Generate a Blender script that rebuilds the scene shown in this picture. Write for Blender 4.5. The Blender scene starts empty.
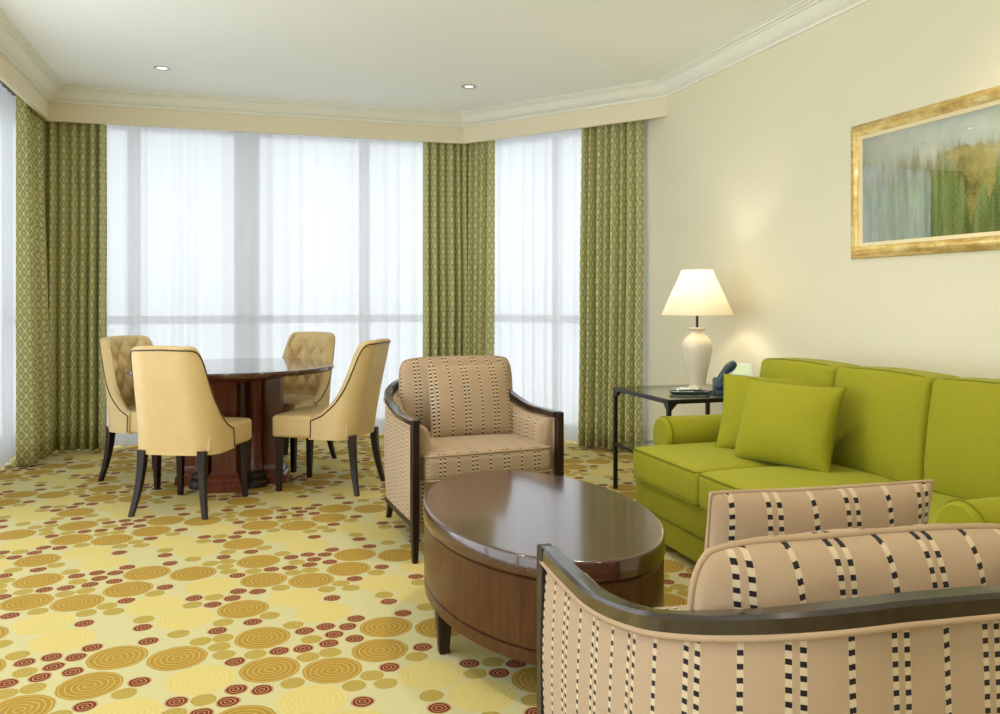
import bpy, math, random
from math import sin, cos, pi, radians, hypot, atan2
from mathutils import Vector, Matrix, noise

S = bpy.context.scene
COL = S.collection

# ------------------------------------------------------------------ camera
cam_d = bpy.data.cameras.new('camera'); cam = bpy.data.objects.new('camera', cam_d); COL.objects.link(cam)
cam.location = (0, 0, 1.2); cam.rotation_euler = (pi/2, 0, radians(-16.9))
cam_d.sensor_width = 36; cam_d.lens = 30.24; cam_d.shift_y = -0.059
cam_d.clip_start = .05
S.camera = cam

# ------------------------------------------------------------------ world, daylight, exposure
W = bpy.data.worlds.new('sky'); S.world = W; W.use_nodes = True
bg = W.node_tree.nodes['Background']
bg.inputs['Color'].default_value = (.90, .95, 1.0, 1); bg.inputs['Strength'].default_value = 2.0
S.view_settings.view_transform = 'Standard'; S.view_settings.look = 'None'
S.view_settings.gamma = 1; S.view_settings.use_curve_mapping = False
S.view_settings.exposure = 0.85

def area(name, loc, rot, sx, sy, power, color=(1, 1, 1), portal=False, spread=pi):
    l = bpy.data.lights.new(name, 'AREA'); l.shape = 'RECTANGLE'; l.size = sx; l.size_y = sy
    l.energy = power; l.color = color
    l.spread = spread
    if portal: l.cycles.is_portal = True
    o = bpy.data.objects.new(name, l); COL.objects.link(o)
    o.location = loc; o.rotation_euler = rot
    return o
# daylight comes through three windows: portals tell the renderer where the sky is
area('sky_portal', (0.10, 7.72, 1.35), (radians(-90), 0, 0), 3.9, 2.6, 1, portal=True)
area('sky_portal', (2.655, 7.03, 1.35), (radians(-90), 0, radians(-52.4)), 1.75, 2.6, 1, portal=True)
area('sky_portal', (-2.02, 2.6, 1.35), (radians(-90), 0, radians(90)), 9.8, 2.6, 1, portal=True)

# ------------------------------------------------------------------ materials
def lin(c):
    return tuple((v/12.92 if v <= .04045 else ((v+.055)/1.055)**2.4) for v in [x/255 for x in c]) + (1,)

class NT:
    def __init__(s, name):
        s.m = bpy.data.materials.new(name); s.m.use_nodes = True
        s.t = s.m.node_tree; s.t.nodes.clear()
        s.out = s.t.nodes.new('ShaderNodeOutputMaterial')
    def n(s, typ, props=None, **ins):
        nd = s.t.nodes.new(typ)
        for k, v in (props or {}).items(): setattr(nd, k, v)
        for k, v in ins.items():
            k2 = int(k[1:]) if k[0] == '_' else k.replace('_', ' ')
            s.set(nd.inputs[k2], v)
        return nd
    def set(s, sock, v):
        if isinstance(v, bpy.types.NodeSocket): s.t.links.new(v, sock)
        elif isinstance(v, bpy.types.Node): s.t.links.new(v.outputs[0], sock)
        else: sock.default_value = v
    def math(s, op, a, b=0.0, c=0.0):
        nd = s.t.nodes.new('ShaderNodeMath'); nd.operation = op
        s.set(nd.inputs[0], a); s.set(nd.inputs[1], b); s.set(nd.inputs[2], c)
        return nd.outputs[0]
    def vec(s, op, a, b=None, c=None):
        nd = s.t.nodes.new('ShaderNodeVectorMath'); nd.operation = op
        s.set(nd.inputs[0], a)
        if b is not None: s.set(nd.inputs[1], b)
        if c is not None: s.set(nd.inputs[2], c)
        return nd.outputs['Value'] if op in ('LENGTH', 'DISTANCE', 'DOT_PRODUCT') else nd.outputs[0]
    def mix(s, f, a, b):
        nd = s.t.nodes.new('ShaderNodeMix'); nd.data_type = 'RGBA'
        s.set(nd.inputs[0], f); s.set(nd.inputs[6], a); s.set(nd.inputs[7], b)
        return nd.outputs[2]
    def ramp(s, f, *stops):
        nd = s.t.nodes.new('ShaderNodeValToRGB'); s.set(nd.inputs[0], f)
        el = nd.color_ramp.elements
        while len(el) < len(stops): el.new(.5)
        for e, (p, c) in zip(el, stops): e.position = p; e.color = c
        return nd.outputs[0]
    def noise(s, vec, scale, detail=3, rough=.5):
        return s.n('ShaderNodeTexNoise', Vector=vec, Scale=scale, Detail=float(detail), Roughness=rough).outputs[0]
    def principled(s, color, rough=.5, spec=.5, metal=0.0, bump=None, bd=.002, bs=.5, **kw):
        p = s.t.nodes.new('ShaderNodeBsdfPrincipled')
        s.set(p.inputs['Base Color'], color); s.set(p.inputs['Roughness'], rough)
        s.set(p.inputs['Specular IOR Level'], spec); s.set(p.inputs['Metallic'], metal)
        for k, v in kw.items(): s.set(p.inputs[k.replace('_', ' ')], v)
        if bump is not None:
            b = s.n('ShaderNodeBump', Height=bump, Strength=bs, Distance=bd)
            s.t.links.new(b.outputs[0], p.inputs['Normal'])
        s.t.links.new(p.outputs[0], s.out.inputs[0])
        return p
    def coord(s, which='Object'):
        return s.n('ShaderNodeTexCoord').outputs[which]

M = {}
def plain(name, rgb, rough=.5, spec=.5, metal=0.0, nscale=0, namp=.06, bumps=0, **kw):
    n = NT(name); c = lin(rgb)
    col = c; b = None
    co = n.coord()
    if nscale:
        f = n.noise(co, nscale, 4)
        d = tuple(max(0, v*(1-namp)) for v in c[:3]) + (1,); l = tuple(min(1, v*(1+namp)) for v in c[:3]) + (1,)
        col = n.mix(f, d, l)
    if bumps: b = n.noise(co, bumps, 2)
    n.principled(col, rough, spec, metal, b, **kw)
    M[name] = n.m; return n.m

plain('wall_paint', (232, 225, 196), .42, .45, nscale=3, namp=.015, bumps=180, bd=.0006, bs=.3)
plain('cream_paint', (236, 225, 196), .6, .3, nscale=3, namp=.02)
plain('ceiling_paint', (247, 250, 246), .8, .2, nscale=2, namp=.01)
plain('white_trim', (240, 239, 226), .5, .4, nscale=4, namp=.01)
plain('window_metal', (232, 234, 236), .5, .4, nscale=5, namp=.02)
plain('cream_leather', (212, 184, 130), .42, .45, nscale=14, namp=.07, bumps=350, bd=.0006, bs=.4)
plain('nailhead', (70, 52, 30), .35, .5, metal=.3, nscale=60, namp=.2)
plain('ceramic', (226, 214, 190), .12, .6, nscale=8, namp=.04)
plain('black_metal', (34, 30, 28), .3, .55, metal=.4, nscale=20, namp=.1)
plain('phone_plastic', (40, 62, 74), .25, .55, nscale=20, namp=.1)
plain('dark_plastic', (22, 24, 26), .35, .5, nscale=20, namp=.1)
plain('white_plastic', (232, 232, 226), .4, .5, nscale=20, namp=.02)
plain('chrome', (200, 205, 210), .15, .5, metal=1.0, nscale=10, namp=.03)
plain('steel_ring', (190, 190, 185), .25, .5, metal=.9, nscale=10, namp=.03)
plain('liner', (236, 220, 178), .6, .3, nscale=20, namp=.04)
plain('piping_beige', (168, 142, 112), .8, .2, nscale=60, namp=.06)

# lamp lens, display
n = NT('downlight_lens'); e = n.n('ShaderNodeEmission', Color=(1, .93, .80, 1), Strength=1.5); n.t.links.new(e.outputs[0], n.out.inputs[0]); M['lens'] = n.m
n = NT('phone_display'); e = n.principled(lin((190, 205, 165)), .2, .5, Emission_Color=lin((190, 210, 165)), Emission_Strength=.25); M['display'] = n.m

def wood(name, a, b, rough, coat=0.0, scale=6.0, stretch=(1, 1, 6), cr=.12):
    n = NT(name)
    co = n.vec('MULTIPLY', n.coord(), stretch)
    w = n.noise(co, scale, 6, .6)
    col = n.ramp(w, (.3, lin(a)), (.7, lin(b)))
    n.principled(col, rough, .2, Coat_Weight=coat, Coat_Roughness=cr, Coat_IOR=1.6)
    M[name] = n.m
wood('dark_wood', (30, 19, 14), (44, 28, 20), .42, .15, 10, (6, 6, .7))
wood('rail_wood', (26, 17, 13), (44, 29, 22), .3, .9, 10, (6, 6, .7), .1)
wood('polished_wood', (56, 28, 16), (80, 42, 26), .25, 1.0, 8, (.7, 6, 6), .04)
wood('table_wood', (52, 27, 16), (74, 40, 26), .24, 1.0, 8, (.7, 6, 6), .11)
wood('pedestal_wood', (84, 38, 24), (112, 56, 36), .30, .4, 8, (7, 7, .7))
wood('drum_wood', (58, 32, 14), (84, 50, 22), .36, .25, 8, (7, 7, .8))

# carpet: overlapping discs, some with woven rings, repeated as a weaver would
CIRC = [(0.270,0.049,0.098,'o'),(0.441,0.158,0.098,'o'),(0.060,0.383,0.098,'o'),(0.894,0.690,0.098,'o'),(0.685,0.291,0.098,'o'),(0.493,0.355,0.098,'o'),(0.077,0.114,0.098,'o'),(0.191,0.756,0.108,'p'),(0.689,0.648,0.108,'p'),(0.769,0.100,0.108,'p'),(0.288,0.566,0.108,'p'),(0.566,0.827,0.108,'p'),(0.875,0.900,0.036,'m'),(0.545,0.605,0.036,'m'),(0.584,0.140,0.036,'m'),(0.450,0.017,0.036,'m'),(0.852,0.824,0.036,'m'),(0.280,0.265,0.036,'m'),(0.806,0.495,0.036,'m'),(0.780,0.772,0.036,'m'),(0.399,0.465,0.036,'m'),(0.577,0.468,0.036,'m'),(0.191,0.248,0.036,'m'),(0.706,0.868,0.036,'m'),(0.028,0.543,0.036,'m'),(0.206,0.401,0.036,'m'),(0.359,0.398,0.036,'m'),(0.870,0.206,0.036,'m'),(0.305,0.339,0.036,'m'),(0.371,0.280,0.036,'m'),(0.335,0.709,0.036,'m'),(0.283,0.421,0.036,'m'),(0.050,0.874,0.036,'m'),(0.112,0.251,0.036,'m'),(0.673,0.505,0.039,'s'),(0.225,0.319,0.039,'s'),(0.170,0.469,0.039,'s'),(0.090,0.589,0.039,'s'),(0.782,0.857,0.039,'s'),(0.705,0.791,0.039,'s'),(0.816,0.346,0.039,'s'),(0.824,0.570,0.039,'s'),(0.420,0.806,0.039,'s'),(0.539,0.686,0.039,'s'),(0.276,0.188,0.039,'s'),(0.550,0.071,0.039,'s'),(0.387,0.874,0.039,'s'),(0.323,0.819,0.039,'s'),(0.035,0.247,0.039,'s'),(0.752,0.413,0.039,'s'),(0.203,0.172,0.039,'s'),(0.826,0.421,0.039,'s'),(0.143,0.892,0.039,'s'),(0.833,0.273,0.039,'s')]
n = NT('carpet')
co = n.coord()
wob = n.n('ShaderNodeTexNoise', Vector=co, Scale=26.0, Detail=1.0).outputs[1]
co2 = n.vec('ADD', co, n.vec('SCALE', n.vec('SUBTRACT', wob, (.5, .5, .5))))
n.t.nodes[-1]
sc = [x for x in n.t.nodes if x.type == 'VECT_MATH' and x.operation == 'SCALE'][0]; sc.inputs['Scale'].default_value = .010
flat = n.vec('MULTIPLY', co2, (1, 1, 0))
H = .45
def dist(kind):
    cur = None
    for (x, y, r, k) in CIRC:
        if k != kind: continue
        d = n.vec('LENGTH', n.vec('WRAP', n.vec('SUBTRACT', flat, (x, y, 0)), (H, H, H), (-H, -H, -H)))
        d = n.math('DIVIDE', d, r)
        cur = d if cur is None else n.math('MINIMUM', cur, d)
    return cur
do, dp, dm, ds = dist('o'), dist('p'), dist('m'), dist('s')
def mask(d, w=.05): 
    return n.n('ShaderNodeMapRange', Value=d, From_Min=1.0-w, From_Max=1.0, To_Min=1.0, To_Max=0.0).outputs[0]
def rings(d, k, duty=.8):
    f = n.math('FRACT', n.math('MULTIPLY', d, k)); return n.math('GREATER_THAN', f, duty)
big = n.noise(co, 300, 2)
blot = n.noise(co, 2.2, 3)
base = n.mix(big, lin((182, 174, 126)), lin((203, 196, 148)))
col = n.mix(mask(dp), base, n.mix(n.math('MULTIPLY', rings(dp, 6.5, .75), .5), lin((200, 182, 112)), lin((210, 197, 134))))
col = n.mix(mask(do), col, n.mix(n.math('MULTIPLY', rings(do, 5.5, .8), .75), n.mix(blot, lin((152, 120, 44)), lin((170, 136, 58))), lin((198, 172, 98))))
col = n.mix(mask(ds, .08), col, n.mix(n.math('MULTIPLY', rings(ds, 3, .75), .5), lin((166, 144, 68)), lin((188, 170, 100))))
col = n.mix(mask(dm, .08), col, n.mix(rings(dm, 3.2, .68), lin((104, 40, 26)), lin((180, 132, 90))))
col = n.mix(n.math('MULTIPLY', big, .10), col, lin((120, 100, 50)))
n.principled(col, .95, .1, bump=big, bd=.004, bs=.5)
M['carpet'] = n.m

# armchair weave: beige with pale ribbons carrying dark squares (metres in UV)
def stripe_mat(name, base_rgb, ribbon_rgb, edge=.007):
    n = NT(name)
    uv = n.coord('UV'); sp = n.n('ShaderNodeSeparateXYZ', Vector=uv)
    u, v = sp.outputs[0], sp.outputs[1]
    P_ = .160
    a = n.math('ABSOLUTE', n.math('WRAP', u, P_/2, -P_/2))                              # single ribbon at 0
    b = n.math('ABSOLUTE', n.math('SUBTRACT', n.math('ABSOLUTE', n.math('WRAP', n.math('ADD', u, P_/2), P_/2, -P_/2)), .0105))
    ribbon = n.math('LESS_THAN', n.math('MINIMUM', a, b), .0052)
    rb2 = n.math('LESS_THAN', n.math('MINIMUM', a, b), .0049)
    sgn = n.math('GREATER_THAN', n.math('WRAP', n.math('ADD', u, P_/2), P_/2, -P_/2), 0.0)
    single = n.math('LESS_THAN', a, .02)
    vv = n.math('ADD', v, n.math('MULTIPLY', sgn, .0012))
    dash = n.math('LESS_THAN', n.math('FRACT', n.math('DIVIDE', vv, .0196)), .42)
    w = n.noise(n.vec('MULTIPLY', uv, (1, 1, 0)), 700, 2)
    base = n.mix(w, lin(tuple(x*.95 for x in base_rgb)), lin(tuple(min(255, x*1.05) for x in base_rgb)))
    c = n.mix(ribbon, base, lin(ribbon_rgb))
    c = n.mix(n.math('MULTIPLY', rb2, dash), c, lin((24, 18, 20)))
    n.principled(c, .8, .25, bump=n.math('ADD', w, n.math('MULTIPLY', ribbon, 1.0)), bd=.0012, bs=.5, Sheen_Weight=.1)
    M[name] = n.m
stripe_mat('striped_weave', (168, 143, 114), (192, 173, 142))

# sofa velvet-like linen
n = NT('green_linen')
co = n.coord()
w1 = n.noise(n.vec('MULTIPLY', co, (1, 1, .15)), 160, 2); w2 = n.noise(co, 5, 3)
c = n.mix(w1, lin((140, 136, 18)), lin((156, 150, 32)))
c = n.mix(n.math('MULTIPLY', w2, .25), c, lin((118, 130, 20)))
n.principled(c, .75, .2, bump=w1, bd=.001, bs=.4, Sheen_Weight=.25, Sheen_Tint=lin((200, 215, 120)))
M['green_linen'] = n.m
plain('green_piping', (118, 118, 20), .8, .2, nscale=50, namp=.08)

# drapes: green cloth with pale trellis (UV metres)
n = NT('trellis_drape')
uv = n.coord('UV'); sp = n.n('ShaderNodeSeparateXYZ', Vector=uv); u, v = sp.outputs[0], sp.outputs[1]
ku, kv = 2*pi/.062, 2*pi/.092
f = n.math('ABSOLUTE', n.math('ADD', n.math('COSINE', n.math('MULTIPLY', u, ku)), n.math('COSINE', n.math('MULTIPLY', v, kv))))
line = n.math('LESS_THAN', f, .36)
dot = n.math('GREATER_THAN', f, 1.62)
w = n.noise(n.vec('MULTIPLY', uv, (1, 1, 0)), 500, 2)
base = n.mix(w, lin((170, 174, 106)), lin((188, 190, 124)))
c = n.mix(line, base, lin((236, 226, 184)))
c = n.mix(dot, c, lin((214, 210, 158)))
p = n.t.nodes.new('ShaderNodeBsdfPrincipled'); n.set(p.inputs['Base Color'], c); p.inputs['Roughness'].default_value = .75; p.inputs['Specular IOR Level'].default_value = .25
tr = n.n('ShaderNodeBsdfTranslucent', Color=c); mx = n.n('ShaderNodeMixShader', Fac=.16); 
n.t.links.new(p.outputs[0], mx.inputs[1]); n.t.links.new(tr.outputs[0], mx.inputs[2]); n.t.links.new(mx.outputs[0], n.out.inputs[0])
M['trellis_drape'] = n.m

# sheer voile
n = NT('sheer_voile')
tp = n.n('ShaderNodeBsdfTransparent', Color=(1, 1, 1, 1)); tl = n.n('ShaderNodeBsdfTranslucent', Color=(.345, .343, .35, 1)); df = n.n('ShaderNodeBsdfDiffuse', Color=(.93, .93, .94, 1))
m1 = n.n('ShaderNodeMixShader', Fac=.35); n.t.links.new(tl.outputs[0], m1.inputs[1]); n.t.links.new(df.outputs[0], m1.inputs[2])
fc = n.n('ShaderNodeLayerWeight', Blend=.5).outputs['Facing']
m2 = n.n('ShaderNodeMixShader', Fac=n.math('MULTIPLY_ADD', n.math('POWER', fc, 1.5), .08, .90)); n.t.links.new(tp.outputs[0], m2.inputs[1]); n.t.links.new(m1.outputs[0], m2.inputs[2])
n.t.links.new(m2.outputs[0], n.out.inputs[0]); M['sheer'] = n.m

# panes
def pane(name, tint, refl):
    n = NT(name)
    tp = n.n('ShaderNodeBsdfTransparent', Color=tint); gl = n.n('ShaderNodeBsdfGlossy', Color=(1, 1, 1, 1), Roughness=.0)
    fc = n.n('ShaderNodeLayerWeight', Blend=.5).outputs['Facing']
    fr = n.math('ADD', ((refl-1)/(refl+1))**2, n.math('MULTIPLY', n.math('POWER', fc, 5.0), .9))
    m = n.n('ShaderNodeMixShader', Fac=fr); n.t.links.new(tp.outputs[0], m.inputs[1]); n.t.links.new(gl.outputs[0], m.inputs[2])
    n.t.links.new(m.outputs[0], n.out.inputs[0]); M[name] = n.m
pane('window_glass', (.93, .96, .96, 1), 1.45)
pane('table_glass', (.78, .80, .74, 1), 1.5)
pane('picture_glass', (.97, .98, .97, 1), 2.9)

# lampshade
n = NT('shade_fabric')
d = n.n('ShaderNodeBsdfDiffuse', Color=lin((244, 238, 218))); t = n.n('ShaderNodeBsdfTranslucent', Color=lin((248, 240, 222)))
m = n.n('ShaderNodeMixShader', Fac=.45); n.t.links.new(d.outputs[0], m.inputs[1]); n.t.links.new(t.outputs[0], m.inputs[2]); n.t.links.new(m.outputs[0], n.out.inputs[0])
M['shade'] = n.m

# gilt frame
n = NT('gilt')
co = n.coord()
f = n.noise(n.vec('MULTIPLY', co, (1, .5, 1)), 20, 5, .7)
c = n.ramp(f, (.25, lin((168, 124, 56))), (.5, lin((222, 190, 112))), (.7, lin((244, 228, 168))))
n.principled(c, .36, .5, .55, bump=f, bd=.002, bs=.4)
M['gilt'] = n.m

# abstract painting: pale sky wash above, green veils below, an ochre drip in the middle (object coords: y along wall, z up)
n = NT('abstract_paint')
co = n.coord(); sp = n.n('ShaderNodeSeparateXYZ', Vector=co); y, z = sp.outputs[1], sp.outputs[2]
nz = n.noise(co, 3.0, 8, .62); nz2 = n.noise(n.vec('MULTIPLY', co, (1, 9, 1.3)), 2.2, 6, .6); nz3 = n.noise(n.vec('ADD', co, (3, 7, 1)), 6, 8, .7)
zz = n.math('ADD', z, n.math('MULTIPLY', n.math('SUBTRACT', nz2, .5), .35))
green = n.ramp(nz2, (.3, lin((96, 118, 56))), (.5, lin((146, 168, 96))), (.72, lin((196, 206, 146))))
sky = n.ramp(nz, (.3, lin((186, 200, 180))), (.5, lin((212, 222, 208))), (.7, lin((240, 240, 222))))
c = n.mix(n.n('ShaderNodeMapRange', Value=zz, From_Min=.02, From_Max=.12).outputs[0], green, sky)
olive = n.n('ShaderNodeMapRange', Value=n.math('ABSOLUTE', n.math('SUBTRACT', zz, .06)), From_Min=.02, From_Max=.10, To_Min=.8, To_Max=0.0).outputs[0]
c = n.mix(n.math('MULTIPLY', olive, nz3), c, lin((150, 128, 48)))
yy = n.math('ABSOLUTE', n.math('SUBTRACT', y, .02))
wid = n.math('ADD', n.math('MULTIPLY', z, .55), .10)
dr = n.math('LESS_THAN', n.math('ADD', yy, n.math('MULTIPLY', n.math('SUBTRACT', nz2, .5), .35)), wid)
dr = n.math('MULTIPLY', dr, n.math('LESS_THAN', n.math('ADD', z, n.math('MULTIPLY', nz3, .2)), .22))
c = n.mix(n.math('MULTIPLY', dr, .9), c, n.ramp(nz3, (.35, lin((120, 110, 40))), (.55, lin((206, 190, 110)))))
n.principled(c, .6, .3)
M['abstract_paint'] = n.m

# ------------------------------------------------------------------ mesh helpers
class MB:
    def __init__(s): s.v = []; s.f = []; s.uv = []
    def face(s, idx, uvs=None):
        s.f.append(tuple(idx)); s.uv.append(uvs)
    def grid(s, pts, uvs=None, cu=False, cv=False, flip=False):
        b = len(s.v); nu = len(pts); nv = len(pts[0])
        for r in pts: s.v += [tuple(p) for p in r]
        for i in range(nu if cu else nu-1):
            for j in range(nv if cv else nv-1):
                i2, j2 = (i+1) % nu, (j+1) % nv
                ij = [(i, j), (i2, j), (i2, j2), (i, j2)]
                if flip: ij.reverse()
                s.face([b+a*nv+c for a, c in ij], [uvs[a][c] for a, c in ij] if uvs else None)
        return b
    def box(s, x0, x1, y0, y1, z0, z1):
        b = len(s.v)
        s.v += [(x, y, z) for x in (x0, x1) for y in (y0, y1) for z in (z0, z1)]
        for q in ((0, 1, 3, 2), (4, 6, 7, 5), (0, 4, 5, 1), (2, 3, 7, 6), (0, 2, 6, 4), (1, 5, 7, 3)): s.face([b+k for k in q])
    def loft(s, secs, caps=True, cu=False):
        """secs: list of closed rings of points"""
        b = s.grid(secs, cv=True, cu=cu); n_ = len(secs[0])
        if caps and not cu:
            s.face([b+k for k in range(n_)][::-1]); e = b+(len(secs)-1)*n_; s.face([e+k for k in range(n_)])
    def tube(s, path, r, k=8, caps=True, closed=False):
        secs = []; P = [Vector(p) for p in path]; N = len(P)
        up = None
        for i, p in enumerate(P):
            a = P[(i-1) % N] if (closed or i > 0) else P[i]; c = P[(i+1) % N] if (closed or i < N-1) else P[i]
            t = (c-a).normalized()
            if up is None: up = Vector((0, 0, 1)) if abs(t.z) < .9 else Vector((1, 0, 0))
            x = t.cross(up).normalized(); up = x.cross(t).normalized()
            rr = r[i] if isinstance(r, (list, tuple)) else r
            secs.append([p + x*rr*cos(q*2*pi/k) + up*rr*sin(q*2*pi/k) for q in range(k)])
        s.loft(secs, caps, cu=closed)
    def lathe(s, prof, k=32, cx=0, cy=0):
        s.loft([[(cx+r*cos(q*2*pi/k), cy+r*sin(q*2*pi/k), z) for q in range(k)] for r, z in prof])
    def build(s, name, mat, parent=None, smooth=35, bevel=0, bseg=2, weld=True, loc=None, rot=None, solid=0):
        import bmesh
        me = bpy.data.meshes.new(name); me.from_pydata(s.v, [], s.f)
        if any(u is not None for u in s.uv):
            L = me.uv_layers.new(name='UVMap')
            for poly, u in zip(me.polygons, s.uv):
                if u:
                    for li, c in zip(poly.loop_indices, u): L.data[li].uv = c
        if weld:
            bm = bmesh.new(); bm.from_mesh(me); bmesh.ops.remove_doubles(bm, verts=bm.verts, dist=1e-5)
            bmesh.ops.recalc_face_normals(bm, faces=bm.faces); bm.to_mesh(me); bm.free()
        me.materials.append(M[mat] if isinstance(mat, str) else mat)
        me.shade_smooth(); me.set_sharp_from_angle(angle=radians(smooth))
        o = bpy.data.objects.new(name, me); COL.objects.link(o)
        if parent is not None: o.parent = parent
        if loc is not None: o.location = loc
        if rot is not None: o.rotation_euler = rot
        if bevel:
            md = o.modifiers.new('bevel', 'BEVEL'); md.width = bevel; md.segments = bseg; md.limit_method = 'ANGLE'; md.angle_limit = radians(40); md.harden_normals = False
        if solid:
            md = o.modifiers.new('solid', 'SOLIDIFY'); md.thickness = solid; md.offset = 0
        return o

def tag(o, label=None, cat=None, group=None, kind=None):
    if label: o['label'] = label
    if cat: o['category'] = cat
    if group: o['group'] = group
    if kind: o['kind'] = kind
    return o
def thing(name, label, cat, loc=(0, 0, 0), rz=0, group=None):
    o = bpy.data.objects.new(name, None); COL.objects.link(o); o.empty_display_size = .1
    o.location = loc; o.rotation_euler = (0, 0, rz)
    return tag(o, label, cat, group)
def struct(name, mb, mat, **kw):
    o = mb.build(name, mat, **kw); o['kind'] = 'structure'; return o
def copy_tree(o, parent=None):
    c = o.copy(); COL.objects.link(c); c.parent = parent
    for ch in list(o.children): copy_tree(ch, c)
    return c
def smooth01(t): t = max(0, min(1, t)); return t*t*(3-2*t)

# rounded box on a fine grid, with optional crown
def rbox(mb, w, d, h, r, n=10, crown=0, cx=0, cy=0, cz=0, fn=None):
    hw, hd, hh = w/2, d/2, h/2
    def lv(half, m):
        core = half-r; q = [-half+r*(1-cos(a*pi/2/4)) for a in range(4)]
        mid = [-core+2*core*k/m for k in range(m+1)]
        return q+mid+[-v for v in reversed(q)]
    X, Y, Z = lv(hw, n), lv(hd, n), lv(hh, max(2, n//3))
    def pt(x, y, z):
        c = Vector((max(-hw+r, min(hw-r, x)), max(-hd+r, min(hd-r, y)), max(-hh+r, min(hh-r, z))))
        q = Vector((x, y, z))-c
        if q.length > 1e-9:
            m = max(abs(q.x), abs(q.y), abs(q.z)); q = q.normalized()*min(m, r)
        p = c+q
        if crown:
            k = (1-(x/hw)**2)*(1-(y/hd)**2)
            p.z += crown*max(0, k)**.6*(1 if z > 0 else 0)
        if fn: p = fn(p)
        return (p.x+cx, p.y+cy, p.z+cz)
    for sz in (-hh, hh):
        mb.grid([[pt(x, y, sz) for y in Y] for x in X], [[(x, y) for y in Y] for x in X], flip=sz < 0)
    for sy in (-hd, hd):
        mb.grid([[pt(x, sy, z) for z in Z] for x in X], [[(x, z) for z in Z] for x in X], flip=sy > 0)
    for sx in (-hw, hw):
        mb.grid([[pt(sx, y, z) for z in Z] for y in Y], [[(y, z) for z in Z] for y in Y], flip=sx < 0)

# a stuffed cushion standing upright: width x, height z (bottom at z=0), thickness y
def cushion_mesh(w, h, t, n=22, pinch=.06, seed=0, wr=.006, u0=0.0, rnd=.03):
    mb = MB(); edge = {}
    def outline(s_, q_):
        x = w/2*s_*(1-pinch*(1-q_*q_)*0 - pinch*(1-abs(q_)**2)*.6*abs(s_)**3)
        z = h/2*q_*(1-pinch*(1-abs(s_)**2)*.6*abs(q_)**3)
        return x*math.sqrt(1-rnd*q_**6), z*math.sqrt(1-rnd*s_**6)
    for sgn in (-1, 1):
        P, U = [], []
        for i in range(n+1):
            r, ur = [], []
            for j in range(n+1):
                s_ = sin((i/n*2-1)*pi/2); q_ = sin((j/n*2-1)*pi/2)
                x, z = outline(s_, q_)
                k = max(0, (1-s_*s_)*(1-q_*q_))**.42
                wv = noise.noise(Vector((x*9+seed, z*9, sgn*3+seed)))*wr*min(1, k*2)
                y = sgn*(t/2*k) + wv
                r.append((x, y, z+h/2)); ur.append((x+u0, z))
            P.append(r); U.append(ur)
        mb.grid(P, U, flip=sgn > 0)
    ring = []
    for k in range(4):
        for a in range(n):
            q = sin((a/n*2-1)*pi/2)
            s_, q_ = [(q, -1), (1, q), (-q, 1), (-1, -q)][k]
            x, z = outline(s_, q_); ring.append((x, noise.noise(Vector((x*5, z*5, seed)))*.006, z+h/2))
    return mb, ring
def cushion(name, parent, w, h, t, mat, pmat, loc, rz=0, tilt=0, seed=0, pr=.0045, **kw):
    mb, ring = cushion_mesh(w, h, t, seed=seed, **kw)
    o = mb.build(name, mat, parent, smooth=60, loc=loc, rot=(tilt, 0, rz))
    o.rotation_mode = 'XYZ'
    m2 = MB(); m2.tube(ring, pr, 6, closed=True); m2.build('piping', pmat, o, smooth=80)
    return o

# ------------------------------------------------------------------ room
XL, XR, YB, YF, ZC = -1.42, 3.0, 7.12, -2.6, 2.80
LOOP = [(XL, YF), (XL, YB), (1.83, YB), (XR, 5.60), (XR, YF)]          # inner line of room and valance
OUT = .30
mb = MB(); mb.v = [(-2.0, YF, 0), (XR, YF, 0), (XR, 6.42, 0), (2.15, 7.7, 0), (-2.0, 7.7, 0)]; mb.face((0, 1, 2, 3, 4))
struct('floor', mb, 'carpet', weld=False)
mb = MB(); mb.v = [(-2.0, YF, ZC), (-2.0, 7.7, ZC), (2.15, 7.7, ZC), (XR+.1, 6.42, ZC), (XR+.1, YF, ZC)]; mb.face((0, 1, 2, 3, 4))
struct('ceiling', mb, 'ceiling_paint', weld=False)
mb = MB(); mb.box(XR, XR+.12, YF, 6.42, 0, ZC); struct('wall_right', mb, 'wall_paint')
mb = MB(); mb.box(-2.0, XR+.12, YF-.12, YF, 0, ZC); struct('wall_near', mb, 'wall_paint')
mb = MB(); mb.box(-1.99, -1.85, YF, -2.3, 0, ZC); struct('wall_left', mb, 'wall_paint')

# offset polyline (toward the room = +)
def offs(poly, d, closed=False):
    r = []; N = len(poly)
    for i, p in enumerate(poly):
        ds = []
        if i > 0 or closed: a = poly[(i-1) % N]; ds.append(Vector((p[0]-a[0], p[1]-a[1])).normalized())
        if i < N-1 or closed: b = poly[(i+1) % N]; ds.append(Vector((b[0]-p[0], b[1]-p[1])).normalized())
        ns = [Vector((q.y, -q.x)) for q in ds]
        m = ns[0] if len(ns) == 1 else (ns[0]+ns[1])/(1+ns[0].dot(ns[1]))
        r.append((p[0]+m.x*d, p[1]+m.y*d))
    return r
def sweep(mb, poly, prof, closed=False):
    cols = [[(x, y, z) for x, y in offs(poly, d, closed)] for d, z in prof]
    secs = [[cols[k][i] for k in range(len(prof))] for i in range(len(poly))]
    mb.loft(secs, caps=not closed, cu=closed)
# valance board: along windows
mb = MB(); sweep(mb, LOOP[:4]+[(XR, 5.60)][:0], [(0, 2.55), (0, ZC), (-.03, ZC), (-.03, 2.55)])
struct('trim_1', mb, 'cream_paint', bevel=.002)
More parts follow.
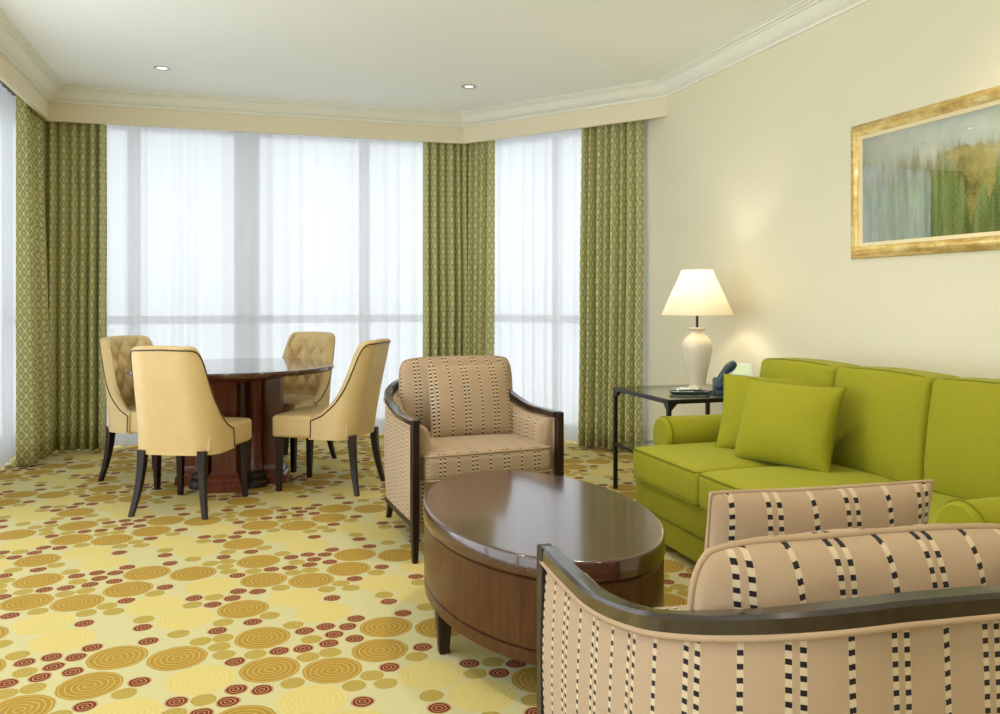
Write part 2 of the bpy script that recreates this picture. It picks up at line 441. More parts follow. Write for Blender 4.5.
# crown moulding all round
crown = [(0, 2.692), (.012, 2.692), (.014, 2.706), (.030, 2.712), (.044, 2.724), (.060, 2.744), (.072, 2.765), (.076, 2.772), (.090, 2.774), (.092, 2.782), (.112, 2.784), (.114, 2.793), (.13, 2.794), (.13, ZC), (0, ZC)]
mb = MB(); sweep(mb, LOOP, crown, closed=True)
struct('trim_2', mb, 'white_trim', smooth=25)
mb = MB(); mb.box(XR-.016, XR, YF, 5.9, 0, .10); struct('baseboard_right', mb, 'white_trim', bevel=.003)

# windows: frames with mullions, transom, curb and header; glass set in
def window(n_, p0, p1, mull, curb=.10):
    """p0->p1 the line of the wall, outward side to the left of travel; mull: (distance, width)"""
    a = Vector((p0[0], p0[1])); b = Vector((p1[0], p1[1])); L = (b-a).length; ang = atan2(b.y-a.y, b.x-a.x)
    mb = MB()
    mb.box(0, L, 0, .14, 0, curb); mb.box(0, L, 0, .14, 2.6, ZC)
    mb.box(0, L, .04, .10, .98, 1.05)
    for x, w in [(0.03, .06), (L-.03, .06)]+mull: mb.box(x-w/2, x+w/2, .04, .10, curb, 2.6)
    o = struct('window_%d' % n_, mb, 'window_metal', loc=(a.x, a.y, 0), rot=(0, 0, ang), weld=False)
    edges = [0]+[m[0] for m in mull]+[L]
    for e0, e1 in zip(edges[:-1], edges[1:]):
        for z0, z1 in ((curb, .98), (1.06, 2.6)):
            g = MB(); g.v = [(e0+.02, .06, z0), (e1-.02, .06, z0), (e1-.02, .06, z1), (e0+.02, .06, z1)]; g.face((0, 1, 2, 3))
            g.build('window_pane', 'window_glass', o, weld=False)
window(1, (-1.85, 7.55), (2.042, 7.55), [(-.885+1.85, .10), (.018+1.85, .21), (1.03+1.85, .09)])
window(2, (2.042, 7.55), (3.0, 6.30), [(.86, .06)])
window(3, (-1.85, -2.3), (-1.85, 7.55), [(1.6, .1), (3.2, .1), (4.4, .1), (5.7, .1), (7.0, .1), (8.2, .1)])  # unseen near stretch added, without sheers, to let in more daylight

# ------------------------------------------------------------------ drapes
def fold_path(p0, p1, pitch, amp, seed, step=.004, sharp=.8):
    random.seed(seed)
    a, b = Vector(p0), Vector(p1); L = (b-a).length; t = (b-a)/L; nrm = Vector((t.y, -t.x))
    xs = []; x = 0
    N = max(8, int(L/step)); knots = [0]; 
    while knots[-1] < L: knots.append(knots[-1]+pitch*random.uniform(.75, 1.3))
    k = 0; pts = []
    amps = [random.uniform(.65, 1.25) for _ in knots]
    for i in range(N+1):
        x = L*i/N
        while k < len(knots)-2 and x > knots[k+1]: k += 1
        ph = (x-knots[k])/(knots[k+1]-knots[k])
        w = .5-.5*cos(2*pi*ph); w = w**sharp
        pts.append((x, amp*amps[k]*w))
    return a, t, nrm, pts
def curtain(name, p0, p1, label, cat, group, mat, z0=.015, z1=2.76, pitch=.09, amp=.07, seed=1, nz=14, thick=.003, sharp=.8, wander=.012):
    a, t, nrm, pts = fold_path(p0, p1, pitch, amp, seed, sharp=sharp)
    U = [0]
    for i in range(1, len(pts)): U.append(U[-1]+hypot(pts[i][0]-pts[i-1][0], pts[i][1]-pts[i-1][1]))
    G, UV = [], []
    for i, (x, d) in enumerate(pts):
        r, ur = [], []
        for j in range(nz+1):
            z = z0+(z1-z0)*j/nz; q = 1-(z-z0)/(z1-z0)
            dd = d*(.55+.55*q) + wander*noise.noise(Vector((x*3, z*1.1, seed)))*q
            xx = x + wander*1.2*noise.noise(Vector((x*2+9, z*.9, seed+5)))*q
            p = a+t*xx+nrm*dd
            r.append((p.x, p.y, z)); ur.append((U[i], z))
        G.append(r); UV.append(ur)
    root = thing(name, label, cat, (p0[0], p0[1], 0), 0, group)
    mb = MB(); mb.grid([[(p[0]-p0[0], p[1]-p0[1], p[2]) for p in r] for r in G], UV)
    c = mb.build('cloth', mat, root, smooth=80, solid=thick, weld=False)
    # heading tape with gliders, and hem
    h = MB(); h.grid([[(r[-1][0]-p0[0]+nrm.x*.004, r[-1][1]-p0[1]+nrm.y*.004, z) for z in (z1-.05, z1+.002)] for r in G], [[(0, 0), (0, .05)] for r in G])
    h.build('heading_tape', mat, root, smooth=80, solid=.004, weld=False)
    return root
SH = dict(pitch=.13, amp=.035, thick=0, wander=.010, nz=8)
DG = 'patterned drapes at the windows'
curtain('sheer_curtain', (-1.60, 7.36), (1.92, 7.36), 'wide white sheer curtain across the window behind the dining table', 'sheer curtain', None, 'sheer', seed=3, **SH)
curtain('sheer_curtain', (1.97, 7.33), (3.0-.02, 6.02), 'white sheer curtain on the angled window behind the striped armchair', 'sheer curtain', None, 'sheer', seed=8, **SH)
curtain('sheer_curtain', (-1.66, 5.3), (-1.66, 7.3), 'white sheer curtain on the left window at the picture edge', 'sheer curtain', None, 'sheer', seed=5, **SH)
DK = dict(pitch=.066, amp=.105, sharp=.5, wander=.014)
curtain('drape', (-1.53, 7.27), (-1.045, 7.27), 'green trellis drape at the left end of the wide window', 'curtain', None, 'trellis_drape', seed=11, **DK)
curtain('drape', (-1.54, 6.64), (-1.54, 7.25), 'green trellis drape on the left window, beside the corner', 'curtain', None, 'trellis_drape', seed=12, **DK)
curtain('drape', (1.50, 7.27), (1.92, 7.27), 'green trellis drape at the right end of the wide window', 'curtain', None, 'trellis_drape', seed=13, **DK)
curtain('drape', (1.93, 7.25), (2.10, 7.03), 'green trellis drape at the left end of the angled window', 'curtain', None, 'trellis_drape', seed=14, **DK)
curtain('drape', (2.63, 6.345), (2.965, 5.91), 'green trellis drape at the right end of the angled window, beside the lamp wall', 'curtain', None, 'trellis_drape', seed=15, **DK)

# ------------------------------------------------------------------ downlights
def downlight(x, y, label, power, col=(1, .9, .75), show=True, r=.042, spot=2.4, group=None):
    t = thing('downlight', label, 'ceiling light', (x, y, ZC), 0, group)
    m = MB(); k = 28
    m.loft([[(q*cos(a*2*pi/k), q*sin(a*2*pi/k), z) for a in range(k)] for q, z in ((r+.014, -.001), (r+.014, -.005), (r+.004, -.008), (r-.004, -.004), (r-.008, .02))], caps=False)
    m.build('trim_ring', 'steel_ring', t, smooth=60)
    m = MB(); m.lathe([(r-.008, .0), (r-.010, -.003), (.01, -.006)], 20); m.build('lens', 'lens', t)
    if power:
        l = bpy.data.lights.new('lamp', 'SPOT'); l.energy = power; l.color = col; l.spot_size = spot; l.spot_blend = .9; l.shadow_soft_size = .10
        o = bpy.data.objects.new('lamp', l); COL.objects.link(o); o.parent = t; o.location = (0, 0, -.03)
    return t
downlight(-.55, 6.27, 'small round ceiling downlight at left, above the dining table', 10)
downlight(1.62, 6.14, 'small round ceiling downlight near the angled window', 10)
for x, y, e, lab in ((-.4, 3.2, 45, 'added unseen fill downlight over the open carpet left of the coffee table'), (1.4, 3.4, 45, 'added unseen fill downlight above the striped armchair and coffee table'),
                     (-.4, .6, 36, 'added unseen fill downlight behind the viewer, on the window side'), (1.4, .6, 36, 'added unseen fill downlight behind the foreground armchair'), (.5, -1.4, 20, 'added unseen fill downlight farthest from the dining table')):
    downlight(x, y, lab, e, group='added fill downlights out of view over the sitting area')  # fill lamps added out of view to brighten the room
downlight(2.62, 2.6, 'round ceiling downlight above the gilt framed painting', 12, (1, .72, .5), spot=1.6)

# ------------------------------------------------------------------ dining chairs
def dining_chair():
    root = thing('dining_chair', 'x', 'dining chair')
    # plan of the shell: param s 0..1 from left tip round the back to right tip
    yF, yB, hw = .02, -.25, .245
    def plan(s, z, off):
        q = (z-.34)/.6                       # lean and narrowing upward
        w = hw-off - .022*max(0, q)
        yb = yB-.125*max(0, q)**1.2+off
        R = .13-off*.4
        seg1 = (yF-yb-R); arc = R*pi/2; seg2 = 2*(w-R); L = 2*seg1+2*arc+seg2; d = s*L
        if d < seg1: return -w, yF-d
        d -= seg1
        if d < arc: a = d/R; return -w+R-R*cos(a), yb+R-R*sin(a)
        d -= arc
        if d < seg2: return -w+R+d, yb
        d -= seg2
        if d < arc: a = d/R; return w-R+R*sin(a), yb+R-R*cos(a)
        d -= arc
        return w, yb+R+d
    def top(s):
        m = min(s, 1-s)/.5                    # 0 tip .. 1 back centre
        pts = [(0, .468), (.18, .505), (.34, .575), (.46, .67), (.53, .78), (.58, .88), (.62, .925), (.68, .940), (1, .945)]
        for (a, ha), (b, hb) in zip(pts[:-1], pts[1:]):
            if m <= b: return ha+(hb-ha)*((m-a)/(b-a))
        return .945
    NS, NZ = 120, 48; th = .045; zb = .335
    shell = MB()
    tops = [top(i/NS) for i in range(NS+1)]
    for _ in range(3): tops = [tops[0]]+[(tops[i-1]+tops[i]*2+tops[i+1])/4 for i in range(1, NS)]+[tops[-1]]
    secs = []
    for i in range(NS+1):
        s = i/NS; h = tops[i]; ring = []
        m_ = min(s, 1-s)/.5
        zbb = zb - .0*m_
        for j in range(NZ+1):                 # outer, bottom to top
            z = zbb+(h-.012-zbb)*j/NZ; x, y = plan(s, z, 0); ring.append((x, y, z))
        for a in (.25, .5, .75):              # rounded top
            z = h-.012+.012*sin(a*pi); x, y = plan(s, z, th*a); ring.append((x, y, z))
        for j in range(NZ, -1, -1):
            z = zbb+(h-.012-zbb)*j/NZ
            off = th
            if h > .7 and z > .50:            # tufting on the inner back
                row = (z-.56)/.095; colx = (s-.5)/.065
                f = abs(sin(pi*(row+colx)/2))*abs(sin(pi*(row-colx)/2))
                off = th+.030*f**.6*smooth01((h-z)/.06)*smooth01((h-.7)/.15)*smooth01((z-.5)/.06)
            x, y = plan(s, z, off); ring.append((x, y, z))
        secs.append(ring)
    shell.loft(secs)
    bk = shell.build('backrest', 'cream_leather', root, smooth=50)
    # dark nailhead line on the outer face just inside the edge
    tr = MB(); path = [(*plan(0.012, z, -.001), z) for z in (.345, .40, .44)]
    for i in range(1, NS):
        s = i/NS; h = tops[i]-.024
        s2 = min(max(s, .012), .988)
        path.append((*plan(s2, h, -.001), h))
    path += [(*plan(.988, z, -.001), z) for z in (.44, .40, .345)]
    tr.tube(path, .0042, 6); tr.build('nailhead_trim', 'nailhead', bk, smooth=80)
    for row in range(5):
        for c in range(-3, 4):
            if (row+c) % 2: continue
            s = .5+c*.065; z = .56+row*.095
            if z > top(s)-.05: continue
            x, y = plan(s, z, th+.002)
            bt = MB(); bt.lathe([(0.0001, .004+z), (.006, .003+z), (.008, z), (.006, z-.003), (.0001, z-.004)], 8, x, y)
            bt.build('button', 'cream_leather', bk, smooth=80)
    # seat
    st = MB()
    def fseat(p):
        k = smooth01((p.y+.25)/.5); p.x *= .92+.10*k; return p
    rbox(st, .47, .50, .135, .022, 10, .014, 0, .025, .405, fseat)
    st.build('seat', 'cream_leather', root, smooth=60)
    # legs
    def leg(pts, w0, w1):
        m = MB(); secs = []; N = len(pts)
        for i, (x, y, z) in enumerate(pts):
            w = (w0+(w1-w0)*i/(N-1))/2
            secs.append([(x-w, y-w, z), (x+w, y-w, z), (x+w, y+w, z), (x-w, y+w, z)])
        m.loft(secs); return m
    for sx in (-1, 1):
        leg([(sx*.205, .235, .36), (sx*.207, .24, .0)], .044, .028).build('leg', 'dark_wood', root, bevel=.002)
        pts = []
        for k in range(9):
            q = k/8; pts.append((sx*(.175+.04*q*q), -.235-.01*q-.04*q*q, .36*(1-q)))
        leg(pts, .046, .026).build('leg', 'dark_wood', root, bevel=.002)
    return root
CH = dining_chair()
def face(dx, dy): return atan2(-dx, dy)
chairs = [((-.285, 5.17), face(.41, .91), 'cream dining chair seen from behind, nearest to the camera, left of the pedestal'),
          ((-.55, 5.98), face(.71, -.70), 'cream tufted dining chair beside the left drape, facing right'),
          ((.30, 6.27), face(-.60, -.80), 'cream tufted dining chair behind the table, its buttoned front showing'),
          ((.515, 5.45), face(-.86, .51), 'cream dining chair right of the table, in side view beside the armchair')]
for i, ((x, y), a, lab) in enumerate(chairs):
    o = CH if i == 0 else copy_tree(CH)
    o.location = (x, y, 0); o.rotation_euler = (0, 0, a); tag(o, lab, group='dining chairs round the table')

# ------------------------------------------------------------------ dining table
T = thing('dining_table', 'round dark wood pedestal dining table with a polished top', 'dining table', (-.07, 5.78, 0), radians(-10))
m = MB(); R = .65
m.lathe([(.0001, .722), (R-.03, .722), (R-.004, .728), (R, .736), (R, .752), (R-.004, .758), (R-.010, .760), (R-.018, .760), (R*.5, .760), (.0001, .760)], 96)
m.build('tabletop', 'polished_wood', T, smooth=50)
m = MB(); m.lathe([(.33, .68), (.35, .70), (.40, .71), (.40, .7215)], 64); m.build('apron', 'pedestal_wood', T)
m = MB(); m.lathe([(.19, .02), (.19, .69)], 8); m.build('core', 'pedestal_wood', T)
for k in range(4):
    a = k*pi/2; 
    m = MB(); m.box(-.075, .075, .17, .31, .05, .70)
    pr = m.build('pier', 'pedestal_wood', T, rot=(0, 0, a), bevel=.004)
    b = MB()
    def ringb(e, z): return [(-.075-e, .17, z), (.075+e, .17, z), (.075+e, .31+e, z), (-.075-e, .31+e, z)]
    b.loft([ringb(.035, 0), ringb(.035, .05), ringb(.030, .058), ringb(.022, .065), ringb(.022, .085), ringb(.012, .10), ringb(.004, .115), ringb(.003, .12)])
    b.build('plinth', 'pedestal_wood', pr, smooth=20, bevel=.002)
    ca = a+pi/4; cr = .225
    m = MB(); m.lathe([(.055, .11), (.05, .13), (.045, .15), (.045, .66), (.052, .68), (.06, .70)], 20, cr*sin(ca), cr*cos(ca))
    cl = m.build('column', 'pedestal_wood', T, smooth=50)
    m = MB(); m.lathe([(.085, .0), (.085, .03), (.078, .042), (.07, .05), (.074, .07), (.07, .085), (.058, .095), (.058, .11)], 24, cr*sin(ca), cr*cos(ca))
    m.build('column_base', 'dark_wood', cl, smooth=40)

# ------------------------------------------------------------------ armchairs
def armchair(lab, loc, rz, cush_x=0.0, cush_h=.42, cush_w=.64):
    root = thing('armchair', lab, 'armchair', loc, rz, 'striped armchairs at the coffee table')
    hw, yF, yB, R = .375, .38, -.41, .27
    def plan(d, off=0):
        """distance along the U, offset inward"""
        w = hw; seg1 = yF-yB-R; arc = R*pi/2; seg2 = 2*(w-R)
        if d < seg1: x, y, nx, ny = -w, yF-d, 1, 0
        elif d < seg1+arc:
            a = (d-seg1)/R; x, y = -w+R-R*cos(a), yB+R-R*sin(a); nx, ny = cos(a), sin(a)
        elif d < seg1+arc+seg2: x, y, nx, ny = -w+R+(d-seg1-arc), yB, 0, 1
        elif d < seg1+2*arc+seg2:
            a = (d-seg1-arc-seg2)/R; x, y = w-R+R*sin(a), yB+R-R*cos(a); nx, ny = -sin(a), cos(a)
        else: x, y, nx, ny = w, yF-(seg1*2+arc*2+seg2-d), -1, 0
        x, y = x+nx*off, y+ny*off
        return x*(1-.08*smooth01((yF-y)/.9)), y
    LT = 2*(yF-yB-R)+R*pi+2*(hw-R)
    def top(d):
        m = min(d, LT-d)
        return .645+.133*smooth01((m-.23)/.74)
    N = 96; ds = [LT*i/N for i in range(N+1)]
    # wooden rail
    def rail_sec(d, o0, o1, z0, z1, b=.006):
        pr = [(o0, z0), (o0, z1-b), (o0+b, z1), (o1-b, z1), (o1, z1-b), (o1, z0)]
        return [(*plan(d, o), z) for o, z in pr]
    m = MB(); m.loft([rail_sec(d, -.006, .036, top(d)-.028, top(d)) for d in ds]); m.build('rail', 'rail_wood', root, smooth=40)
    m = MB(); m.loft([rail_sec(d, -.002, .03, .150, .172, .002) for d in ds]); m.build('bottom_rail', 'dark_wood', root, smooth=40)
    # outer panel, fabric
    m = MB(); J = 10
    def bow(q): return -.010*sin(pi*q)
    outer = [[(*plan(d, .004+bow(j/J)), .172+(top(d)-.028-.172)*j/J) for j in range(J+1)] for d in ds]
    m.grid(outer, [[(d-LT/2, .172+(top(d)-.028-.172)*j/J) for j in range(J+1)] for d in ds])
    inner = [[(*plan(d, .024), .172+(top(d)-.028-.172)*j/J) for j in range(J+1)] for d in ds]
    m.grid(inner, [[(d, j*.04) for j in range(J+1)] for d in ds], flip=True)
    pn = m.build('outer_panel', 'striped_weave', root, smooth=60, weld=False)
    m = MB(); m.tube([(*plan(d, -.004), top(d)-.033) for d in ds], .006, 6); m.build('piping', 'piping_beige', pn, smooth=80)
    # padded inside
    m = MB(); G, U = [], []
    dd = [.035+(LT-.07)*i/N for i in range(N+1)]
    for d in dd:
        h = top(d)-.035; r, u = [], []
        e = smooth01(min(d, LT-d)/.06)
        prof = [(.026, .34), (.026+.060*e+.012, .36), (.026+.066*e+.012, .45), (.026+.062*e+.012, h-.04), (.026+.045*e+.01, h-.012), (.026+.02*e+.004, h-.002), (.026, h-.004)]
        s_ = 0
        for k, (o, z) in enumerate(prof):
            if k: s_ += hypot(o-prof[k-1][0], z-prof[k-1][1])
            r.append((*plan(d, o), z)); u.append((d-LT/2, s_))
        G.append(r); U.append(u)
    m.grid(G, U)
    for G_ in (G[0], G[-1]):
        b = len(m.v); m.v += G_; m.face([b+k for k in range(len(G_))], [(0.03+p[1]*.3, p[2]) for p in G_])
    m.build('inner_pad', 'striped_weave', root, smooth=70)
    # front posts running into sabre legs
    for sx in (-1, 1):
        secs = []
        for z, w, dp, y, x in ((.644, .034, .040, .385, .367), (.40, .034, .040, .385, .367), (.18, .034, .044, .383, .367), (.12, .032, .042, .384, .367), (.06, .028, .034, .392, .369), (0, .025, .027, .404, .372)):
            secs.append([(sx*x-w/2, y-dp/2, z), (sx*x+w/2, y-dp/2, z), (sx*x+w/2, y+dp/2, z), (sx*x-w/2, y+dp/2, z)])
        mm = MB(); mm.loft(secs); mm.build('leg', 'dark_wood', root, bevel=.003, smooth=30)
        secs = []
        for k in range(6):
            q = k/5; w = .040-.014*q; x, y = sx*.27, -.36-.06*q*q
            z = .16*(1-q); secs.append([(x-w/2, y-w/2, z), (x+w/2, y-w/2, z), (x+w/2, y+w/2, z), (x-w/2, y+w/2, z)])
        mm = MB(); mm.loft(secs); mm.build('leg', 'dark_wood', root, bevel=.003, smooth=30)
    # base under cushion
    m = MB(); rbox(m, .70, .70, .20, .012, 12, 0, 0, .01, .26, lambda p: Vector((p.x*(1-.42*smooth01((-p.y-.02)/.36)), p.y, p.z))); m.build('seat_base', 'striped_weave', root, smooth=60)
    # seat cushion
    m = MB(); rbox(m, .645, .70, .13, .035, 12, .020, 0, .055, .418); sc = m.build('seat_cushion', 'striped_weave', root, smooth=60)
    for zz in (.362, .474):
        m = MB(); k = .318; m.tube([(-k, -.27, zz), (-k, .385, zz), (-k+.02, .399, zz), (k-.02, .399, zz), (k, .385, zz), (k, -.27, zz)], .005, 6); m.build('piping', 'piping_beige', sc, smooth=80)
    # back cushion
    cushion('back_cushion', root, cush_w, cush_h, .19, 'striped_weave', 'piping_beige', (cush_x, -.185, .465), 0, radians(9), seed=3, pinch=.0, rnd=.16, pr=.006, wr=.018)
    return root
a1 = armchair('striped beige armchair beyond the coffee table, facing the camera', (1.065, 4.19, 0), radians(186.0), -.06)
a2 = armchair('striped beige armchair in the right foreground, seen from behind', (.982, 1.36, 0), radians(-4.5), .0, .362, .61)
def place(local, loc, rz):
    c_, s_ = cos(rz), sin(rz); return (loc[0]+local[0]*c_-local[1]*s_, loc[1]+local[0]*s_+local[1]*c_, local[2])
def throw(lab, name, w, h, t, mat, pm, loc, rz, tilt, group, seed, **kw):
    mb, ring = cushion_mesh(w, h, t, seed=seed, **kw)
    root = thing(name, lab, 'cushion', loc, rz, group)
    c_ = mb.build('cover', mat, root, smooth=60, rot=(tilt, 0, 0))
    m2 = MB(); m2.tube(ring, .0035, 6, closed=True); m2.build('seam', pm, c_, smooth=80)
    return root
G1 = 'striped throw cushions on the armchairs'
throw('striped throw cushion leaning in the armchair facing the camera', 'throw_cushion', .45, .38, .14, 'striped_weave', 'piping_beige', place((-.05, .045, .488), (1.065, 4.19), radians(186.0)), radians(186.0), radians(14), G1, 21, u0=.04)
throw('striped throw cushion standing in the foreground armchair, partly hidden by its back cushion', 'throw_cushion', .475, .36, .13, 'striped_weave', 'piping_beige', place((.068, .06, .494), (.982, 1.36), radians(-4.5)), radians(-4.5), radians(12), G1, 22, u0=.04)

# ------------------------------------------------------------------ coffee table
CT = thing('coffee_table', 'oval dark wood drum coffee table with tapered legs', 'coffee table', (1.0, 2.857, 0))
def oval(a, b, z, k=96): return [(a*cos(t*2*pi/k), b*sin(t*2*pi/k), z) for t in range(k)]
A, B = .387, .656
m = MB(); m.loft([oval(A-.008, B-.008, .388), oval(A, B, .392), oval(A, B, .444), oval(A-.002, B-.002, .448), oval(A-.006, B-.006, .450), oval(A-.012, B-.012, .450), oval(A*.5, B*.5, .450)]); m.build('tabletop', 'table_wood', CT, smooth=50)
m = MB(); m.loft([oval(A-.014, B-.014, .176), oval(A-.004, B-.004, .182), oval(A-.004, B-.004, .380), oval(A-.014, B-.014, .388)]); m.build('drum', 'drum_wood', CT, smooth=30)
m = MB(); m.loft([oval(A-.02, B-.02, .132), oval(A-.004, B-.004, .137), oval(A-.004, B-.004, .170), oval(A-.014, B-.014, .176)]); m.build('base_band', 'drum_wood', CT, smooth=30)
for x0, y0 in ((-.356, -.08), (.352, .06), (0, -.61), (0, .61)):
    m = MB(); secs = []
    for z, w in ((.14, .052), (.0, .034)):
        secs.append([(x0-w/2, y0-w/2, z), (x0+w/2, y0-w/2, z), (x0+w/2, y0+w/2, z), (x0-w/2, y0+w/2, z)])
    m.loft(secs); m.build('leg', 'dark_wood', CT, bevel=.003)

# ------------------------------------------------------------------ sofa
SX, SY0, SY1 = 1.87, 1.90, 3.90
SO = thing('sofa', 'lime green three seat sofa with rolled arms along the right wall', 'sofa', (SX, 2.9, 0))
def L(x, y, z): return (x-SX, y-2.9, z)
m = MB(); rbox(m, .98, 1.92, .27, .02, 10, 0, .50, -.005, .175); bs = m.build('base', 'green_linen', SO, smooth=60)
m = MB(); m.tube([(.98, -.96, .168), (.005, -.96, .168), (.004, .95, .168), (.98, .95, .168)], .004, 6); m.build('piping', 'green_piping', bs, smooth=80)
for x, y in ((.06, -.9), (.06, .9), (.92, -.9), (.92, .9)):
    m = MB(); m.lathe([(.018, 0), (.026, .05)], 14, x, y); m.build('foot', 'dark_wood', SO)
seats = [(3.17, 3.80), (2.62, 3.17), (2.00, 2.62)]
for i, (y0, y1) in enumerate(seats):
    def fs(p, i=i): 
        if abs(p.z) < 2: p.z -= .012*smooth01((p.x)/.4)*0
        return p
    m = MB(); rbox(m, .72, y1-y0-.004, .155, .028, 12, .024, .355-.03, (y0+y1)/2-2.9, .385, fs)
    c_ = m.build('seat_cushion', 'green_linen', SO, smooth=60)
    for zz in (.316, .455):
        m = MB(); a0, a1 = y0-2.9+.006, y1-2.9-.006; m.tube([(.67, a0, zz), (-.01, a0, zz), (-.032, a0+.02, zz), (-.032, a1-.02, zz), (-.01, a1, zz), (.67, a1, zz)], .004, 6); m.build('piping', 'green_piping', c_, smooth=80)
# backrest frame
m = MB(); rbox(m, .20, 1.94, .55, .05, 10, 0, .93, 0, .55, lambda p: Vector((p.x+.10*(p.z+.27)*.3, p.y, p.z))); m.build('backrest', 'green_linen', SO, smooth=60)
for i, (y0, y1) in enumerate([(3.17, 3.74), (2.62, 3.17), (2.07, 2.62)]):
    w = y1-y0
    def fb(p, w=w):
        # local: x thickness, y width, z height; lean backwards with height, puff the front
        k = max(0, (1-(p.y/(w/2))**2)*(1-(p.z/.21)**2))
        if p.x < 0: p.x -= .040*k**.5
        p.z += .010*(1-(p.y/(w/2))**2) if p.z > .1 else 0
        p.x += .12*(p.z+.21)
        return p
    m = MB(); rbox(m, .17, w-.006, .43, .022, 12, 0, .70, (y0+y1)/2-2.9, .675, fb)
    c_ = m.build('back_cushion', 'green_linen', SO, smooth=60)
    hy = w/2-.008; yc = (y0+y1)/2-2.9; ring = []
    for a in range(48):
        t = a/48*2*pi; cx_, sz_ = cos(t), sin(t)
        k = max(abs(cx_), abs(sz_)); yy_, zz_ = cx_/k*hy, sz_/k*.212
        rr = .02
        ax, az = abs(yy_)-(hy-rr), abs(zz_)-(.212-rr)
        if ax > 0 and az > 0:
            q = Vector((ax, az)).normalized()*rr; yy_ = math.copysign(hy-rr+q.x, yy_); zz_ = math.copysign(.212-rr+q.y, zz_)
        ring.append((.70-.072+.12*(zz_+.21), yy_+yc, .675+zz_+(.010*(1-(yy_/hy)**2) if zz_ > .1 else 0)))
    m = MB(); m.tube(ring, .0045, 6, closed=True); m.build('piping', 'green_piping', c_, smooth=80)
# rolled arms
def arm(yc, sgn):
    prof = []                                    # (y,z) outline of the arm front
    r = .088; zc = .512
    for k in range(21):
        t = radians(-50 + 270*k/20); prof.append((r*cos(t)*1.0, zc+r*sin(t)))
    prof = [(.058, .06), (.058, .40)]+prof+[(-.058, .40), (-.058, .06)]
    m = MB(); secs = []
    for x, s_ in ((.135, .90), (.145, .97), (.16, 1), (.50, 1), (.93, 1.0)):
        secs.append([(x, yc+y*s_, .28+(z-.28)*(1-(1-s_)*.35) if z > .28 else z) for y, z in prof])
    m.loft(secs); a_ = m.build('arm', 'green_linen', SO, smooth=50)
    m = MB(); path = [(.158, yc+y*1.0, z) for y, z in prof[1:-1]]
    m.tube(path, .0045, 6); m.build('piping', 'green_piping', a_, smooth=80)
arm(3.82-2.9, 1); arm(1.975-2.9, -1)
G2 = 'green throw cushions on the sofa'
throw('lime green throw cushion in front of the other, square to view', 'throw_cushion', .48, .372, .17, 'green_linen', 'green_piping', (2.205, 3.12, .474), atan2(2.92-3.35, 2.30-2.148), radians(-19), G2, 31, pinch=.11, rnd=0.0)
throw('lime green throw cushion behind, tucked against the far arm', 'throw_cushion', .50, .378, .16, 'green_linen', 'green_piping', (2.325, 3.37, .474), atan2(-.34, .30), radians(-22), G2, 32, pinch=.11, rnd=0.0)

# ------------------------------------------------------------------ side table
tx0, tx1, ty0, ty1 = 2.22, 2.90, 4.14, 4.86
ST = thing('side_table', 'black metal side table with a glass top and lower shelf', 'side table', ((tx0+tx1)/2, (ty0+ty1)/2, 0))
hx, hy = (tx1-tx0)/2, (ty1-ty0)/2
def fr(z, t=.024, h=.024):
    m = MB()
    m.box(-hx, hx, -hy, -hy+t, z-h, z); m.box(-hx, hx, hy-t, hy, z-h, z); m.box(-hx, -hx+t, -hy+t, hy-t, z-h, z); m.box(hx-t, hx, -hy+t, hy-t, z-h, z)
    return m
fr(.64).build('top_frame', 'black_metal', ST, weld=False, bevel=.002)
fr(.29, .02, .018).build('shelf_frame', 'black_metal', ST, weld=False, bevel=.002)
for sx in (-1, 1):
    for sy in (-1, 1):
        m = MB(); x, y = sx*(hx-.012), sy*(hy-.012); m.box(x-.012, x+.012, y-.012, y+.012, 0, .616)
        lg = m.build('leg', 'black_metal', ST, bevel=.003)
        m = MB()                                     # small corner bracket
        for q in range(2):
            ex, ey = (-sx, 0) if q == 0 else (0, -sy)
            px, py = -ey*.008 if ex == 0 else 0, ex*.008 if ey == 0 else 0
            b = [(x+ex*.012, y+ey*.012), (x+ex*.05, y+ey*.05)]
            w = .008
            A3 = [(b[0][0], b[0][1], .616), (b[1][0], b[1][1], .616), (b[0][0], b[0][1], .578)]
            n_ = Vector((0, 1, 0)) if ex else Vector((1, 0, 0))
            i0 = len(m.v); m.v += [tuple(Vector(p)+n_*w) for p in A3]+[tuple(Vector(p)-n_*w) for p in A3]
            for fc in ((0, 1, 2), (5, 4, 3), (0, 3, 4, 1), (1, 4, 5, 2), (2, 5, 3, 0)): m.face([i0+t for t in fc])
        m.build('bracket', 'black_metal', lg, weld=False)
m = MB(); m.box(-hx+.02, hx-.02, -hy+.02, hy-.02, .633, .641); m.build('glass_top', 'table_glass', ST)
m = MB(); m.box(-hx+.018, hx-.018, -hy+.018, hy-.018, .284, .291); m.build('glass_shelf', 'table_glass', ST)

